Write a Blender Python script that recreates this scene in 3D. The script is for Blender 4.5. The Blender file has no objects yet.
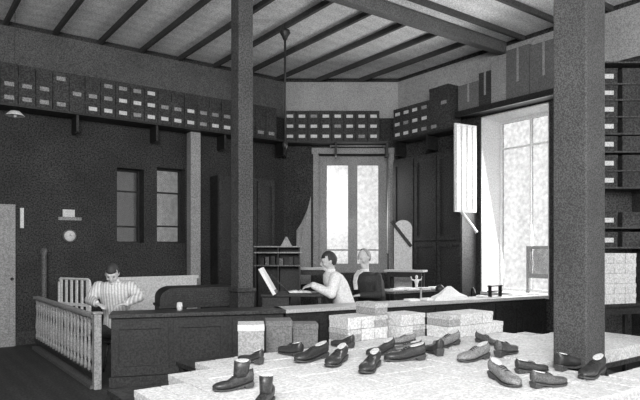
import bpy, bmesh, math, random
from mathutils import Vector, Matrix
random.seed(11)
C = bpy.context.scene.collection
PI = math.pi
# ------------------------------------------------------------------ frame of reference
# world X / Y run along the two main walls of the room; the camera stands at the origin
F = 584.0; HZ = 250.0; CH = 1.5
YAW = math.atan2(432.0, 584.0)
RX, RY = math.cos(YAW), math.sin(YAW)          # camera right in world = (RX,-RY); forward = (RY, RX)
def W(cx, d, z): return Vector((cx*RX + d*RY, -cx*RY + d*RX, z))
def at(px, py, d): return W((px-320)/F*d, d, CH - (py-HZ)/F*d)
def atz(px, py, z): return at(px, py, F*(CH-z)/(py-HZ))
def aty(px, py, Y): r = (px-320)/F; return at(px, py, Y/(RX - r*RY))
def atx(px, py, X): r = (px-320)/F; return at(px, py, X/(RY + r*RX))
def proj(p):
    cx = p[0]*RX - p[1]*RY; d = p[0]*RY + p[1]*RX
    return 320+F*cx/d, HZ+F*(CH-p[2])/d

# ------------------------------------------------------------------ materials
def mat(name, g, rough=0.7, amp=0.35, scale=38.0, stripe=None, metal=0.0, trans=None):
    m = bpy.data.materials.new(name); m.use_nodes = True
    nt = m.node_tree; n = nt.nodes; l = nt.links; b = n['Principled BSDF']
    b.inputs['Roughness'].default_value = rough; b.inputs['Metallic'].default_value = metal
    tc = n.new('ShaderNodeTexCoord'); geo = n.new('ShaderNodeNewGeometry')
    no = n.new('ShaderNodeTexNoise'); no.inputs['Scale'].default_value = scale*(1.3 if amp > .58 else 1.6); no.inputs['Detail'].default_value = 3.0
    no.inputs['Roughness'].default_value = 0.7
    l.new(geo.outputs['Position'], no.inputs['Vector'])
    n2 = n.new('ShaderNodeTexNoise'); n2.inputs['Scale'].default_value = 2.3; n2.inputs['Detail'].default_value = 4.0
    l.new(geo.outputs['Position'], n2.inputs['Vector'])
    mr = n.new('ShaderNodeMapRange'); mr.inputs[1].default_value = .41; mr.inputs[2].default_value = .59
    mr.inputs[3].default_value = 1-amp; mr.inputs[4].default_value = 1+amp
    l.new(no.outputs['Fac'], mr.inputs[0])
    mr2 = n.new('ShaderNodeMapRange'); mr2.inputs[1].default_value = .3; mr2.inputs[2].default_value = .7
    mr2.inputs[3].default_value = 1-amp*.3; mr2.inputs[4].default_value = 1+amp*.3
    l.new(n2.outputs['Fac'], mr2.inputs[0])
    mu = n.new('ShaderNodeMath'); mu.operation = 'MULTIPLY'; l.new(mr.outputs[0], mu.inputs[0]); l.new(mr2.outputs[0], mu.inputs[1])
    last = mu.outputs[0]
    if stripe:
        axis, freq, lo = stripe
        wv = n.new('ShaderNodeTexWave'); wv.wave_type = 'BANDS'; wv.bands_direction = axis
        wv.inputs['Scale'].default_value = freq; wv.inputs['Distortion'].default_value = 1.2; wv.inputs['Detail'].default_value = 1
        l.new(tc.outputs['Object'], wv.inputs['Vector'])
        ms = n.new('ShaderNodeMapRange'); ms.inputs[3].default_value = lo; ms.inputs[4].default_value = 1.0
        l.new(wv.outputs['Fac'], ms.inputs[0])
        m3 = n.new('ShaderNodeMath'); m3.operation = 'MULTIPLY'; l.new(last, m3.inputs[0]); l.new(ms.outputs[0], m3.inputs[1]); last = m3.outputs[0]
    m4 = n.new('ShaderNodeMath'); m4.operation = 'MULTIPLY'; m4.inputs[1].default_value = g; m4.use_clamp = True
    l.new(last, m4.inputs[0])
    cc = n.new('ShaderNodeCombineColor')
    for i in range(3): l.new(m4.outputs[0], cc.inputs[i])
    l.new(cc.outputs[0], b.inputs['Base Color'])
    bp = n.new('ShaderNodeBump'); bp.inputs['Strength'].default_value = .15; bp.inputs['Distance'].default_value = .004
    l.new(no.outputs['Fac'], bp.inputs['Height']); l.new(bp.outputs[0], b.inputs['Normal'])
    return m
def glassy(name, t):
    m = bpy.data.materials.new(name); m.use_nodes = True
    nt = m.node_tree; n = nt.nodes; l = nt.links
    for x in list(n):
        if x.type == 'BSDF_PRINCIPLED': n.remove(x)
    tr = n.new('ShaderNodeBsdfTransparent'); gl = n.new('ShaderNodeBsdfGlossy'); gl.inputs['Roughness'].default_value = .15
    geo = n.new('ShaderNodeNewGeometry'); no = n.new('ShaderNodeTexNoise'); no.inputs['Scale'].default_value = 14; no.inputs['Detail'].default_value = 4
    l.new(geo.outputs['Position'], no.inputs['Vector'])
    mr = n.new('ShaderNodeMapRange'); mr.inputs[1].default_value = .3; mr.inputs[2].default_value = .7
    mr.inputs[3].default_value = t*.88; mr.inputs[4].default_value = min(1, t*1.1); l.new(no.outputs['Fac'], mr.inputs[0])
    cc = n.new('ShaderNodeCombineColor')
    for i in range(3): l.new(mr.outputs[0], cc.inputs[i])
    l.new(cc.outputs[0], tr.inputs[0])
    mx = n.new('ShaderNodeMixShader'); mx.inputs[0].default_value = .04
    l.new(tr.outputs[0], mx.inputs[1]); l.new(gl.outputs[0], mx.inputs[2]); l.new(mx.outputs[0], n['Material Output'].inputs[0])
    return m
M = dict(
 wall=mat('dark_wall', .026, .8, .97, 34), wood=mat('dark_wood', .021, .6, .95, 36), wood2=mat('mid_wood', .10, .6, .5, 34),
 dwood=mat('black_wood', .012, .6, .95, 36),
 floor=mat('floor_boards', .035, .75, .7, 30, stripe=('X', 1.6, .7)), ceil=mat('ceiling_boards', .82, .9, .26, 34, stripe=('Y', 1.1, .9)),
 joist=mat('joist_wood', .05, .8, .5, 36), beam=mat('beam_wood', .10, .8, .5, 36),
 post=mat('post_paint', .055, .7, .6, 40), pillar=mat('pillar_paint', .050, .8, .57, 60), postlow=mat('post_dark', .03, .7, .7, 36),
 white=mat('white_paint', .62, .7, .16, 30), plaster=mat('white_plaster', .6, .9, .16, 24), grey=mat('grey_paint', .28, .7, .3, 34),
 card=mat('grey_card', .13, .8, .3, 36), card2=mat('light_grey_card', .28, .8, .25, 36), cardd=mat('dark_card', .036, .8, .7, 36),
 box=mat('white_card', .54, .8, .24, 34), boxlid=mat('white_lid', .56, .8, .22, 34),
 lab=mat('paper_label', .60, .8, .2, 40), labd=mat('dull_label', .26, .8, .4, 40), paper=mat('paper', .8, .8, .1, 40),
 leather=mat('black_leather', .03, .42, .5, 60), leather2=mat('brown_leather', .075, .5, .5, 60), leather3=mat('grey_leather', .18, .6, .4, 60),
 lining=mat('shoe_lining', .55, .8, .2, 50), sole=mat('shoe_sole', .05, .6, .3, 50), lace=mat('lace_cord', .02, .8, .2, 50),
 skin=mat('skin', .46, .6, .15, 50), hair=mat('dark_hair', .03, .7, .4, 80), greyhair=mat('grey_hair', .24, .7, .3, 80),
 shirt=mat('white_shirt', .68, .8, .14, 30), stripe=mat('striped_shirt', .66, .8, .12, 30, stripe=('X', 9.0, .55)),
 suit=mat('dark_suit', .022, .8, .5, 40), trousers=mat('dark_trousers', .03, .8, .4, 40), iron=mat('iron', .03, .5, .3, 40, metal=.3),
 counter=mat('counter_top', .42, .6, .2, 36),
)
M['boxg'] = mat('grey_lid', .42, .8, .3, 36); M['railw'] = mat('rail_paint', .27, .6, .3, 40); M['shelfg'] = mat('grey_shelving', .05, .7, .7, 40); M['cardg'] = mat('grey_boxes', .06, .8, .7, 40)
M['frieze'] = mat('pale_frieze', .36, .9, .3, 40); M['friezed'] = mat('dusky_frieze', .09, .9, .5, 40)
M['pane'] = glassy('window_glass', .63); M['pane2'] = glassy('bright_window_glass', .58); M['dim'] = glassy('dimmed_glass', .15); M['dim2'] = glassy('part_dimmed_glass', .29)  # tints dim the sky behind; each window's brightness is set in its glass colour

# ------------------------------------------------------------------ mesh helpers
class MB:
    def __init__(s): s.bm = bmesh.new()
    def box(s, a, b, M4=None):
        a = Vector(a); b = Vector(b)
        vs = [s.bm.verts.new((x, y, z)) for x in (a.x, b.x) for y in (a.y, b.y) for z in (a.z, b.z)]
        if M4: 
            for v in vs: v.co = M4 @ v.co
        for f in ((0,1,3,2),(4,6,7,5),(0,4,5,1),(2,3,7,6),(0,2,6,4),(1,5,7,3)): s.bm.faces.new([vs[i] for i in f])
        return s
    def rings(s, rings, caps=True, smooth=True):
        R = [[s.bm.verts.new(p) for p in r] for r in rings]
        n = len(R[0])
        for a, b in zip(R, R[1:]):
            for i in range(n):
                f = s.bm.faces.new((a[i], a[(i+1) % n], b[(i+1) % n], b[i])); f.smooth = smooth
        if caps:
            s.bm.faces.new(R[0][::-1]); s.bm.faces.new(R[-1])
        return s
    def tube(s, pts, r, n=10):
        pts = [Vector(p) for p in pts]; out = []
        if not hasattr(r, '__len__'): r = [r]*len(pts)
        for i, p in enumerate(pts):
            t = (pts[min(i+1, len(pts)-1)] - pts[max(i-1, 0)]).normalized()
            u = t.cross(Vector((0, 0, 1)) if abs(t.z) < .9 else Vector((1, 0, 0))).normalized(); v = t.cross(u)
            out.append([p + (u*math.cos(2*PI*k/n) + v*math.sin(2*PI*k/n))*r[i] for k in range(n)])
        return s.rings(out)
    def lathe(s, prof, c=(0, 0, 0), n=12):
        c = Vector(c)
        return s.rings([[c + Vector((r*math.cos(2*PI*k/n), r*math.sin(2*PI*k/n), z)) for k in range(n)] for r, z in prof])
    def prism(s, poly, z0, z1):
        lo = [s.bm.verts.new((x, y, z0)) for x, y in poly]; hi = [s.bm.verts.new((x, y, z1)) for x, y in poly]
        n = len(poly); s.bm.faces.new(lo[::-1]); s.bm.faces.new(hi)
        for i in range(n): s.bm.faces.new((lo[i], lo[(i+1) % n], hi[(i+1) % n], hi[i]))
        return s
    def build(s, name, m, parent=None, bevel=0.0, **kw):
        bmesh.ops.recalc_face_normals(s.bm, faces=s.bm.faces)
        me = bpy.data.meshes.new(name); s.bm.to_mesh(me); s.bm.free()
        me.materials.append(m)
        o = bpy.data.objects.new(name, me); C.objects.link(o)
        if parent: o.parent = parent
        if bevel:
            b = o.modifiers.new('bevel', 'BEVEL'); b.width = bevel; b.segments = 2; b.limit_method = 'ANGLE'
        for k, v in kw.items(): o[k] = v
        return o
def thing(name, label, cat, loc=(0, 0, 0), rz=0, group=None):
    o = bpy.data.objects.new(name, None); C.objects.link(o); o.empty_display_size = .1
    o.location = loc; o.rotation_euler = (0, 0, rz); o['label'] = label; o['category'] = cat
    if group: o['group'] = group
    return o
def tag(o, label, cat, group=None):
    o['label'] = label; o['category'] = cat
    if group: o['group'] = group
    return o
def dup(root, loc, rot=None, label=None, group=None, scale=None):
    r = root.copy(); C.objects.link(r); r.location = loc
    if rot is not None: r.rotation_euler = rot if hasattr(rot, '__len__') else (0, 0, rot)
    if label: r['label'] = label
    if group: r['group'] = group
    elif 'group' in r: del r['group']
    if scale: r.scale = scale if hasattr(scale, '__len__') else (scale,)*3
    for ch in list(root.children):
        c = ch.copy(); C.objects.link(c); c.parent = r
        for g in list(ch.children):
            d = g.copy(); C.objects.link(d); d.parent = c
    return r
def frame(p0, p1):
    """matrix: origin p0, x axis towards p1 (horizontal), y = left of it, z up"""
    d = Vector((p1[0]-p0[0], p1[1]-p0[1], 0)); a = math.atan2(d.y, d.x)
    return Matrix.Translation(Vector((p0[0], p0[1], 0))) @ Matrix.Rotation(a, 4, 'Z'), d.length, a

# ------------------------------------------------------------------ the setting
H = 5.08
MB().box((-3, -4, -.1), (11, 13, 0)).build('floor', M['floor'], kind='structure')
YA, XB, DC = 10.25, 8.56, 12.19
c1 = Vector(((DC - RX*YA)/RY, YA)); c2 = Vector((XB, (DC - RY*XB)/RX))
MB().prism([(-3, -4), (9.6, -4), (9.6, 11.8), (-3, 11.8)], H, H+.1).build('ceiling', M['ceil'], kind='structure')
def wall(name, p0, p1, openings, th, m):
    """boxes around the openings (s0,s1,z0,z1); thickness goes to the left of p0->p1"""
    Mx, L, a = frame(p0, p1); b = MB(); s = 0
    for (s0, s1, z0, z1) in sorted(openings):
        b.box((s, 0, 0), (s0, th, H), Mx)
        if z0 > 0: b.box((s0, 0, 0), (s1, th, z0), Mx)
        b.box((s0, 0, z1), (s1, th, H), Mx); s = s1
    b.box((s, 0, 0), (L, th, H), Mx)
    o = b.build(name, m, kind='structure'); return Mx, L, a
# wall A (back left), along X at Y = YA
wa0 = (-3, YA); 
sA = lambda px: aty(px, 250, YA).x + 3
zA = lambda px, py: aty(px, py, YA).z
opA = [(sA(117), sA(144), zA(125, 243), zA(125, 168)), (sA(157), sA(185), zA(168, 243), zA(168, 168))]
MxA, LA, aA = wall('wall_left', wa0, c1, opA, .35, M['wall'])
# wall C (the chamfered corner facing the camera)
MxC, LC, aC = wall('wall_back', c1, c2, [], .01, M['wall']) if False else (frame(c1, c2)[0], frame(c1, c2)[1], frame(c1, c2)[2])
def sC(px): 
    p = at(px, 250, DC); return (Vector((p.x, p.y)) - c1).length
wtop = CH + 96*DC/F
opC = (sC(318), sC(389), 1.02, wtop)
wall('wall_back', c1, c2, [opC], .38, M['wall'])
# wall B (right), along -Y at X = XB
yB = lambda px: atx(px, 250, XB).y
opBz = .74
opB = (c2.y - yB(481), c2.y - yB(549), opBz, CH + (HZ-113)/F*10.16)
MxB, LB, aB = wall('wall_right', c2, (XB, -1.0), [opB], .60, M['wall'])
MB().box((-3.3, -4, 0), (-3, YA+.35, H)).build('wall_side', M['wall'], kind='structure')
# the trims
MB().box((-3, YA-.03, 0), (c1.x, YA, .22)).build('baseboard_left', M['wood'], kind='structure')
b = MB(); b.box((0, -.03, 0), (LB, 0, .22), MxB); b.build('baseboard_right', M['wood'], kind='structure')

FZ = 4.25
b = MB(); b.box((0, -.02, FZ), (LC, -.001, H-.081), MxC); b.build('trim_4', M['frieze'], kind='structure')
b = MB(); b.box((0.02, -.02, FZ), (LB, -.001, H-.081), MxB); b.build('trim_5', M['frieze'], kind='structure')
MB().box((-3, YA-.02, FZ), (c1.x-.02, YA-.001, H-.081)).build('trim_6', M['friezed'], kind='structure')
# windows
def sash_window(name, Mx, s0, s1, z0, z1, y, nv, hs, frame_m, pane_m, bar=.035, fw=.07, mull=None, ph=.03):
    f = MB()
    f.box((s0, y, z0), (s0+fw, y+.07, z1), Mx).box((s1-fw, y, z0), (s1, y+.07, z1), Mx)
    f.box((s0+fw, y, z0), (s1-fw, y+.07, z0+fw), Mx).box((s0+fw, y, z1-fw), (s1-fw, y+.07, z1), Mx)
    w = (s1-s0-2*fw)
    for k in range(1, nv+1):
        c = s0+fw+w*k/(nv+1); mw = mull or bar
        f.box((c-mw/2, y, z0+fw), (c+mw/2, y+.06, z1-fw), Mx)
    for h in hs: f.box((s0+fw, y+.012, h-bar/2), (s1-fw, y+.05, h+bar/2), Mx)
    o = f.build(name, frame_m, kind='structure')
    MB().box((s0+fw*.5, y+.028, z0+fw*.5), (s1-fw*.5, y+.034, z1-fw*.5), Mx).build('pane', pane_m, o)
    return o
w = sash_window('window_1', MxA, *opA[0], .24, 0, [zA(125, 190), zA(125, 226)], M['dwood'], M['dim'], bar=.03, fw=.03)
w = sash_window('window_2', MxA, *opA[1], .20, 0, [zA(168, 192), zA(168, 226)], M['dwood'], M['dim2'], bar=.03, fw=.03)
zC = lambda py: CH - (py-HZ)/F*(DC+.3)
w = sash_window('window_3', MxC, opC[0], opC[1], 1.02, wtop, .28, 1, [zC(250)], M['grey'], M['pane2'], bar=.03, fw=.19, mull=.20)
cas = MB()
for (a0, a1, z0, z1) in ((opC[0]-.10, opC[0], 1.1, wtop+.1), (opC[1], opC[1]+.10, 1.1, wtop+.1)): cas.box((a0, -.035, z0), (a1, -.002, z1), MxC)
cas.box((opC[0]-.13, -.05, wtop), (opC[1]+.13, -.002, wtop+.12), MxC)
cas.build('trim_1', M['grey'], kind='structure')
b = MB(); b.box((opC[0]+.005, .01, 1.425), (opC[0]+.02, .27, wtop-.005), MxC).box((opC[1]-.02, .01, 1.425), (opC[1]-.005, .27, wtop-.005), MxC)
b.build('trim_2', M['grey'], kind='structure')
# right window: deep white plastered reveal, sash near the outer face
rv = MB(); s0, s1, z0, z1 = opB
rv.box((s0, 0, z0), (s0+.02, .5, z1), MxB).box((s1-.02, 0, z0), (s1, .5, z1), MxB).box((s0, 0, z1-.02), (s1, .5, z1), MxB).box((s0, -.02, z0-.03), (s1, .5, z0+.02), MxB)
rv.build('trim_3', M['plaster'], kind='structure')
w = sash_window('window_4', MxB, s0+.02, s1-.02, z0+.02, z1-.02, .5, 1, [3.35], M['white'], M['pane'], bar=.03, fw=.05, mull=.03)
# lower grey sash drawn in the right half of the reveal
f = MB(); z0_=0; a0, a1 = s1-.62, s1-.05
lz0, lz1 = CH-28/F*10, CH+4/F*10
f.box((a0, .30, lz0), (a0+.07, .36, lz1), MxB).box((a1-.04, .30, lz0), (a1, .36, lz1), MxB).box((a0+.07, .30, lz0), (a1-.04, .36, lz0+.08), MxB).box((a0+.07, .30, lz1-.05), (a1-.04, .36, lz1), MxB)
f.box((a0, .30, z0+.02), (a0+.04, .34, lz0), MxB).box((a1-.04, .30, z0+.02), (a1, .34, lz0), MxB)
o = f.build('screen_frame', M['grey']); tag(o, 'small grey framed screen standing low in the bright right window recess', 'window screen')
MB().box((a0+.03, .325, lz0+.04), (a1-.02, .335, lz1-.03), MxB).build('pane', M['pane'], o)
# long dark lintel pole over the recess with the shelf carrying cartons
b = MB(); b.box((s0-.30, -.36, z1), (s1+.9, -.30, z1+.10), MxB); b.box((s0-.30, -.30, z1+.03), (s1+.9, -.002, z1+.07), MxB)
tag(b.build('lintel_shelf', M['dwood']), 'dark plank shelf running over the bright right window, carrying grey cartons', 'shelf')

# ceiling joists and beam
grpj = 'joists of the far ceiling bay'
j0 = tag(MB().box((-.026, 0, 0), (.026, 4.4, .08)).build('ceiling_joist', M['joist']), 'narrow dark joist under the ceiling boards, running back from the heavy beam', 'joist', grpj)
k = 0
for i in range(11):
    X = (1.18 + .572*i)*1.25
    if X > 8.5: break
    Ye = YA if X < c1.x else (DC - RY*X)/RX
    p = (X, 6.33, H-.08)
    if i == 0: o = j0; o.location = p
    else: o = j0.copy(); C.objects.link(o); o.location = p
    o.scale = (1, (Ye-6.35)/4.4, 1)
Yn = [5.83, 5.09, 4.35, 3.61, 2.88]
j1 = tag(MB().box((-1, -.028, 0), (XB-.01, .028, .08)).build('ceiling_joist', M['joist']), 'dark joist of the near ceiling bay, parallel to the heavy beam', 'joist', 'joists of the near ceiling bay')
for i, y in enumerate(Yn):
    o = j1 if i == 0 else j1.copy()
    if i: C.objects.link(o)
    o.location = (0, y, H-.08)
tag(MB().box((-1, 6.16, H-.20), (XB-.01, 6.31, H-.001)).build('ceiling_beam', M['beam'], bevel=.01), 'heavy grey beam crossing the ceiling towards the right wall', 'beam')
for i, (yy, zz) in enumerate(((6.62, .05), (6.74, .04))):
    pass

# posts
def post(name, label, px, d, w, split, m, m2):
    p = at(px, 250, d)
    t = thing(name, label, 'post', (p.x, p.y, 0))
    h = w/2
    MB().box((-h, -h, split), (h, h, H-.001 if name != 'wooden_post' else H-.081)).build('shaft', m, t, bevel=.012)
    MB().box((-h-.012, -h-.012, 0), (h+.012, h+.012, split)).build('base_casing', m2, t, bevel=.008)
    b = MB()
    b.box((-h-.03, -h-.03, split), (h+.03, h+.03, split+.05)); b.build('moulding', m2, t, bevel=.01)
    return t
post('wooden_post', 'square wooden post rising to the beam in the middle of the room', 242, 7.3, .205, .98, M['post'], M['postlow'])
post('plaster_pillar', 'broad grey square pillar on the right beside the bright window', 579, 4.55, .275, .40, M['pillar'], M['postlow'])
# pendant pipe
p = at(285, 28, 9.2)
t = thing('gas_pendant', 'thin iron pipe hanging from a ceiling rose right of the wooden post', 'pendant', (p.x, p.y, H))
MB().lathe([(.075, -.12), (.085, -.16), (.05, -.22), (.03, -.27)]).build('ceiling_rose', M['iron'], t)
MB().tube([(0, 0, -.02), (0, 0, -1.87)], .018, 8).build('pipe', M['iron'], t)
MB().lathe([(.018, -1.87), (.04, -1.9), (.04, -1.95), (.012, -2.0)]).build('burner', M['iron'], t)
# lamp at far left
p = at(15, 114, 7.9)
t = thing('pendant_lamp', 'small shallow white lamp shade hanging at the far left', 'lamp', (p.x, p.y, p.z))
MB().lathe([(.025, .044), (.062, .035), (.11, -.012), (.12, -.025), (.10, -.02), (.025, .02)], n=20).build('lamp_shade', M['white'], t)
MB().tube([(0, 0, .03), (0, 0, H-p.z)], .004, 6).build('cord', M['iron'], t)
MB().lathe([(.008, -.045), (.022, -.03), (.022, -.01), (.012, .01)]).build('bulb', M['white'], t)

# ------------------------------------------------------------------ high shelves with labelled boxes
bw, bh, bd = .233, .198, .34
ztop0 = 3.70
def shelf_plank(name, p0, p1, label, z=ztop0, m='dwood', dep=.36):
    Mx, L, a = frame(p0, p1)
    t = thing(name, label, 'shelf', (p0[0], p0[1], 0), a)
    MB().box((0, 0, z-.035), (L, dep, z)).build('plank', M[m], t)
    b = MB(); n = max(2, int(L/1.1))
    for i in range(n+1):
        s = .03 + (L-.06)*i/n; b = MB(); b.box((s-.02, .04, z-.30), (s+.02, dep-.01, z-.036)); b.build('bracket', M[m], t)
    return Mx, L, a
def labelled_box(mlab, lw=.13, lh=.062):
    t = thing('shoebox', 'x', 'box')
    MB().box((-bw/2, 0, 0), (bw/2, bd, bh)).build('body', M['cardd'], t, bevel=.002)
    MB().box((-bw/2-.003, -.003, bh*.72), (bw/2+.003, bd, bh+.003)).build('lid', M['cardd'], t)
    if mlab: MB().box((-lw/2, -.006, 0.06), (lw/2, -.0035, .06+lh)).build('label_card', mlab, t)
    return t
protos = {'w': labelled_box(M['lab']), 'd': labelled_box(M['labd']), 'n': labelled_box(None)}
used = set()
def put(kind, loc, rz, label, group):
    pr = protos[kind]
    if kind not in used:
        used.add(kind); pr.location = loc; pr.rotation_euler = (0, 0, rz); pr['label'] = label; pr['group'] = group; return pr
    return dup(pr, loc, rz, label, group)
row_name = ['bottom row', 'middle row', 'top row', 'fourth row']
look = {'w': 'dark shoebox with bright white label', 'd': 'dark shoebox with dull grey label', 'n': 'plain dark unlabelled shoebox'}
def fill(Mx, L, a, rows, where, pattern, z=ztop0, s_from=.12, pitch=.2425):
    n = int((L-s_from-.05)/pitch)
    for i in range(n):
        for r in range(rows):
            kk = pattern(i, r, n)
            if kk is None: continue
            s = s_from + pitch*i
            p = Mx @ Vector((s, .01+random.uniform(0, .012), 0))
            put(kk, (p.x, p.y, z + r*(bh+.0045)), a, '%s, %s, %s' % (look[kk], row_name[r], where), '%s boxes, %s, %s' % ({'w': 'white-labelled', 'd': 'dull-labelled', 'n': 'unlabelled'}[kk], row_name[r], where))
XA0 = 1.1
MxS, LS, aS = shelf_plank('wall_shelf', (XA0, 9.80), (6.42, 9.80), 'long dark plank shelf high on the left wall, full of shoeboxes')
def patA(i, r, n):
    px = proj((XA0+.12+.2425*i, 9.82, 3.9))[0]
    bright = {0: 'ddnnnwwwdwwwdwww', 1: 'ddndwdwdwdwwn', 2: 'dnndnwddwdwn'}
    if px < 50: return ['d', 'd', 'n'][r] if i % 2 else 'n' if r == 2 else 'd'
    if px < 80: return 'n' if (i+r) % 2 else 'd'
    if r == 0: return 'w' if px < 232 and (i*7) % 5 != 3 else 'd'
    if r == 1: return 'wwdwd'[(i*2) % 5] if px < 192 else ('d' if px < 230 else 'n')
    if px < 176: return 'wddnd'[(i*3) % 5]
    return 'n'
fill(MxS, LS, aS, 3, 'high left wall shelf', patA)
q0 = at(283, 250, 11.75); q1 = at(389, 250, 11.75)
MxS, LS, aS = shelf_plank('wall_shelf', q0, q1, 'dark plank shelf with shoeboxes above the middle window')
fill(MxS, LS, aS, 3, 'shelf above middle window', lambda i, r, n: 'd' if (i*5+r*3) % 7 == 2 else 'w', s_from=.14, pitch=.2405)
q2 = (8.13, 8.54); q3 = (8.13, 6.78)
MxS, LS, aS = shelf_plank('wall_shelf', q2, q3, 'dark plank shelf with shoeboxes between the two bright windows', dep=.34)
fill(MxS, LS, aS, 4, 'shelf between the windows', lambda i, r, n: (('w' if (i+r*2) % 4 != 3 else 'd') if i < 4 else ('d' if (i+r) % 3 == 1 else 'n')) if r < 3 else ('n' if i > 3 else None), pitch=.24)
# cartons over the right window
t0 = None
cart = [(.32, .52, .34, 'card', 'dull grey carton, leftmost over the right window'), (.60, .30, .42, 'cardd', 'dark upright carton between two grey cartons over the right window'),
        (.86, .24, .62, 'card', 'tall narrow grey carton over the right window'), (1.12, .26, .74, 'card', 'tallest grey carton standing over the right window'), (1.42, .26, .60, 'cardd', 'dark tall carton over the right end of the right window')]
s = s0-.28
for (w_, hgt, m_, lb) in ((.46, .50, 'card', 'wide low grey carton, leftmost of those over the right window'), (.26, .62, 'cardd', 'narrow dark carton second from left over the right window'),
        (.30, .76, 'card2', 'pale narrow carton in the middle of those over the right window'), (.44, .86, 'card', 'tallest grey carton over the right window'), (.5, .82, 'card', 'grey carton over the right window, nearest the pillar')):
    c = MB().box((0, 0, 0), (w_-.01, .30, hgt)).build('carton', M[m_], bevel=.004)
    tag(c, lb, 'carton'); p = MxB @ Vector((s, -.33, 3.80 if False else 3.782)); c.location = (p.x, p.y, 3.782); c.rotation_euler.z = aB
    c.location = (MxB @ Vector((s, -.29, 0))).to_2d().to_3d() + Vector((0, 0, z1+.071))
    MB().box((w_*.5-.02, -.002, hgt*.35), (w_*.5+.02, 0, hgt)).build('tape', M['card2'], c)
    s += w_
# ------------------------------------------------------------------ wall cupboards (dark) and white shutter
def cupboard(p0, p1, dep, z1, n, label, rows=2, mm='wood'):
    Mx, L, a = frame(p0, p1)
    t = thing('tall_cupboard', label, 'cupboard', (p0[0], p0[1], 0), a)
    MB().box((0, .02, 0), (L, dep, z1)).build('carcass', M[mm], t)
    w_ = L/n; hh = (z1-.1)/rows
    for i in range(n):
        for r in range(rows):
            b = MB(); x0 = i*w_+.015; x1 = (i+1)*w_-.015; za = .08+r*hh; zb = .08+(r+1)*hh-.03
            b.box((x0, 0, za), (x1, .02, za+.09)).box((x0, 0, zb-.09), (x1, .02, zb)).box((x0, 0, za+.09), (x0+.07, .02, zb-.09)).box((x1-.07, 0, za+.09), (x1, .02, zb-.09)).box((x0+.07, .012, za+.09), (x1-.07, .02, zb-.09))
            d = b.build('door', M[mm], t)
            MB().lathe([(.012, 0), (.018, .012), (.008, .02)], n=8).build('knob', M['iron'], d).rotation_euler = (PI/2, 0, 0)
            d.children[0].location = (x1-.035, 0, (za+zb)/2)
    return t
cupboard((8.13, 8.54), (8.13, 6.80), .41, 3.3, 3, 'tall dark panelled cupboard between the middle window and the bright right window')
qa = (4.95, 9.88); qb = (6.2, 9.88)
cupboard(qa, qb, .34, 2.9, 3, 'tall dark panelled cupboard behind the wooden post')
# shutter leaf
p = atx(477, 250, XB)
S0 = at(455.5, 250, 9.9); S1 = at(477, 250, 10.15)
Mx, L, a = frame(S0, S1)
zt = CH + (HZ-124)/F*10; zb = CH + (HZ-212)/F*10
t = thing('white_shutter', 'white ribbed shutter leaf folded beside the left edge of the right window', 'shutter', (S0.x, S0.y, 0), a)
MB().box((0, .01, zb), (L, .04, zt)).build('leaf', M['white'], t)
for i in range(4):
    x = L*(i+.5)/4; MB().box((x-L*.075, -.005, zb+.03), (x+L*.075, .012, zt-.03)).build('batten', M['white'], t, bevel=.003)
MB().tube([(L*.30, .02, zb+.01), (L*1.02, .02, zb-.34)], .028, 6).build('brace', M['white'], t)
# curved white screen right of the middle window
S0 = at(394, 250, 11.0); S1 = at(412, 250, 10.9)
Mx, L, a = frame(S0, S1)
t = thing('arched_screen', 'white upright screen with a rounded top and dark strap, right of the middle window', 'screen', (S0.x, S0.y, 0), a)
zt = CH + 30/F*10.95
poly = [(0, .6), (L, .6)] + [(L*.5+L*.5*math.cos(th), zt-.15+.15*math.sin(th)) for th in [PI*k/14 for k in range(15)]]
b = MB(); b.rings([[(x, 0, z) for x, z in poly], [(x, .03, z) for x, z in poly]], smooth=False); b.build('panel', M['plaster'], t)
b = MB(); b.box((.01, .0, 0), (.05, .03, .6)).box((L-.05, 0, 0), (L-.01, .03, .6)); b.build('feet', M['grey'], t)
Mt = Matrix.Translation((-.04, -.03, zt-.02)) @ Matrix.Rotation(math.radians(52), 4, 'Y')
MB().box((0, 0, -.035), (.6, .03, .025), Mt).build('strap', M['wood'], t)
# pale wall patch left of the middle window: an added sheet stands in for the lighter wall
b = MB(); S0 = at(296, 250, 11.9); S1 = at(311, 250, 12.0)
Mx, L, a = frame(S0, S1)
pts = [(0, .8), (L, .8), (L, 2.6), (L*.78, 2.35), (L*.6, 2.2), (L*.35, 2.05), (L*.05, 1.9)]
def fold(pts, y): return [(x, y + .015*math.sin(x*40), z) for x, z in pts]
b.rings([fold(pts, 0), fold(pts, .02)], smooth=False)
o = b.build('pale_wall_patch', M['card2']); tag(o, 'pale patch of wall beside the left frame of the middle window', 'wall patch'); o.location = (S0.x, S0.y, 0); o.rotation_euler.z = a
# light pilaster on the left wall, low white partition
p0 = aty(192, 250, 9.9); p1 = aty(202, 250, 9.9)
t = thing('white_pilaster', 'slim pale pilaster rising from the white partition, left of the wooden post', 'pilaster', ((p0.x+p1.x)/2, 10.03, 0))
w_ = (p1.x-p0.x)/2
MB().box((-w_, -.08, .15), (w_, .11, 3.66)).build('shaft', M['grey'], t, bevel=.01)
MB().box((-w_-.03, -.10, 0), (w_+.03, .11, .15)).build('base', M['grey'], t)
p0 = aty(112, 280, 9.5); p1 = aty(197, 280, 9.5)
t = thing('low_partition', 'low white boarded partition behind the roll-top desk', 'partition', (p0.x, 9.5, 0))
L = p1.x-p0.x
MB().box((0, 0, 0), (L, .05, CH-29/F*9.9)).build('panel', M['plaster'], t)
MB().box((-.02, -.02, CH-29/F*9.9), (L+.02, .07, CH-26/F*9.9)).build('cap_rail', M['plaster'], t)
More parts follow.
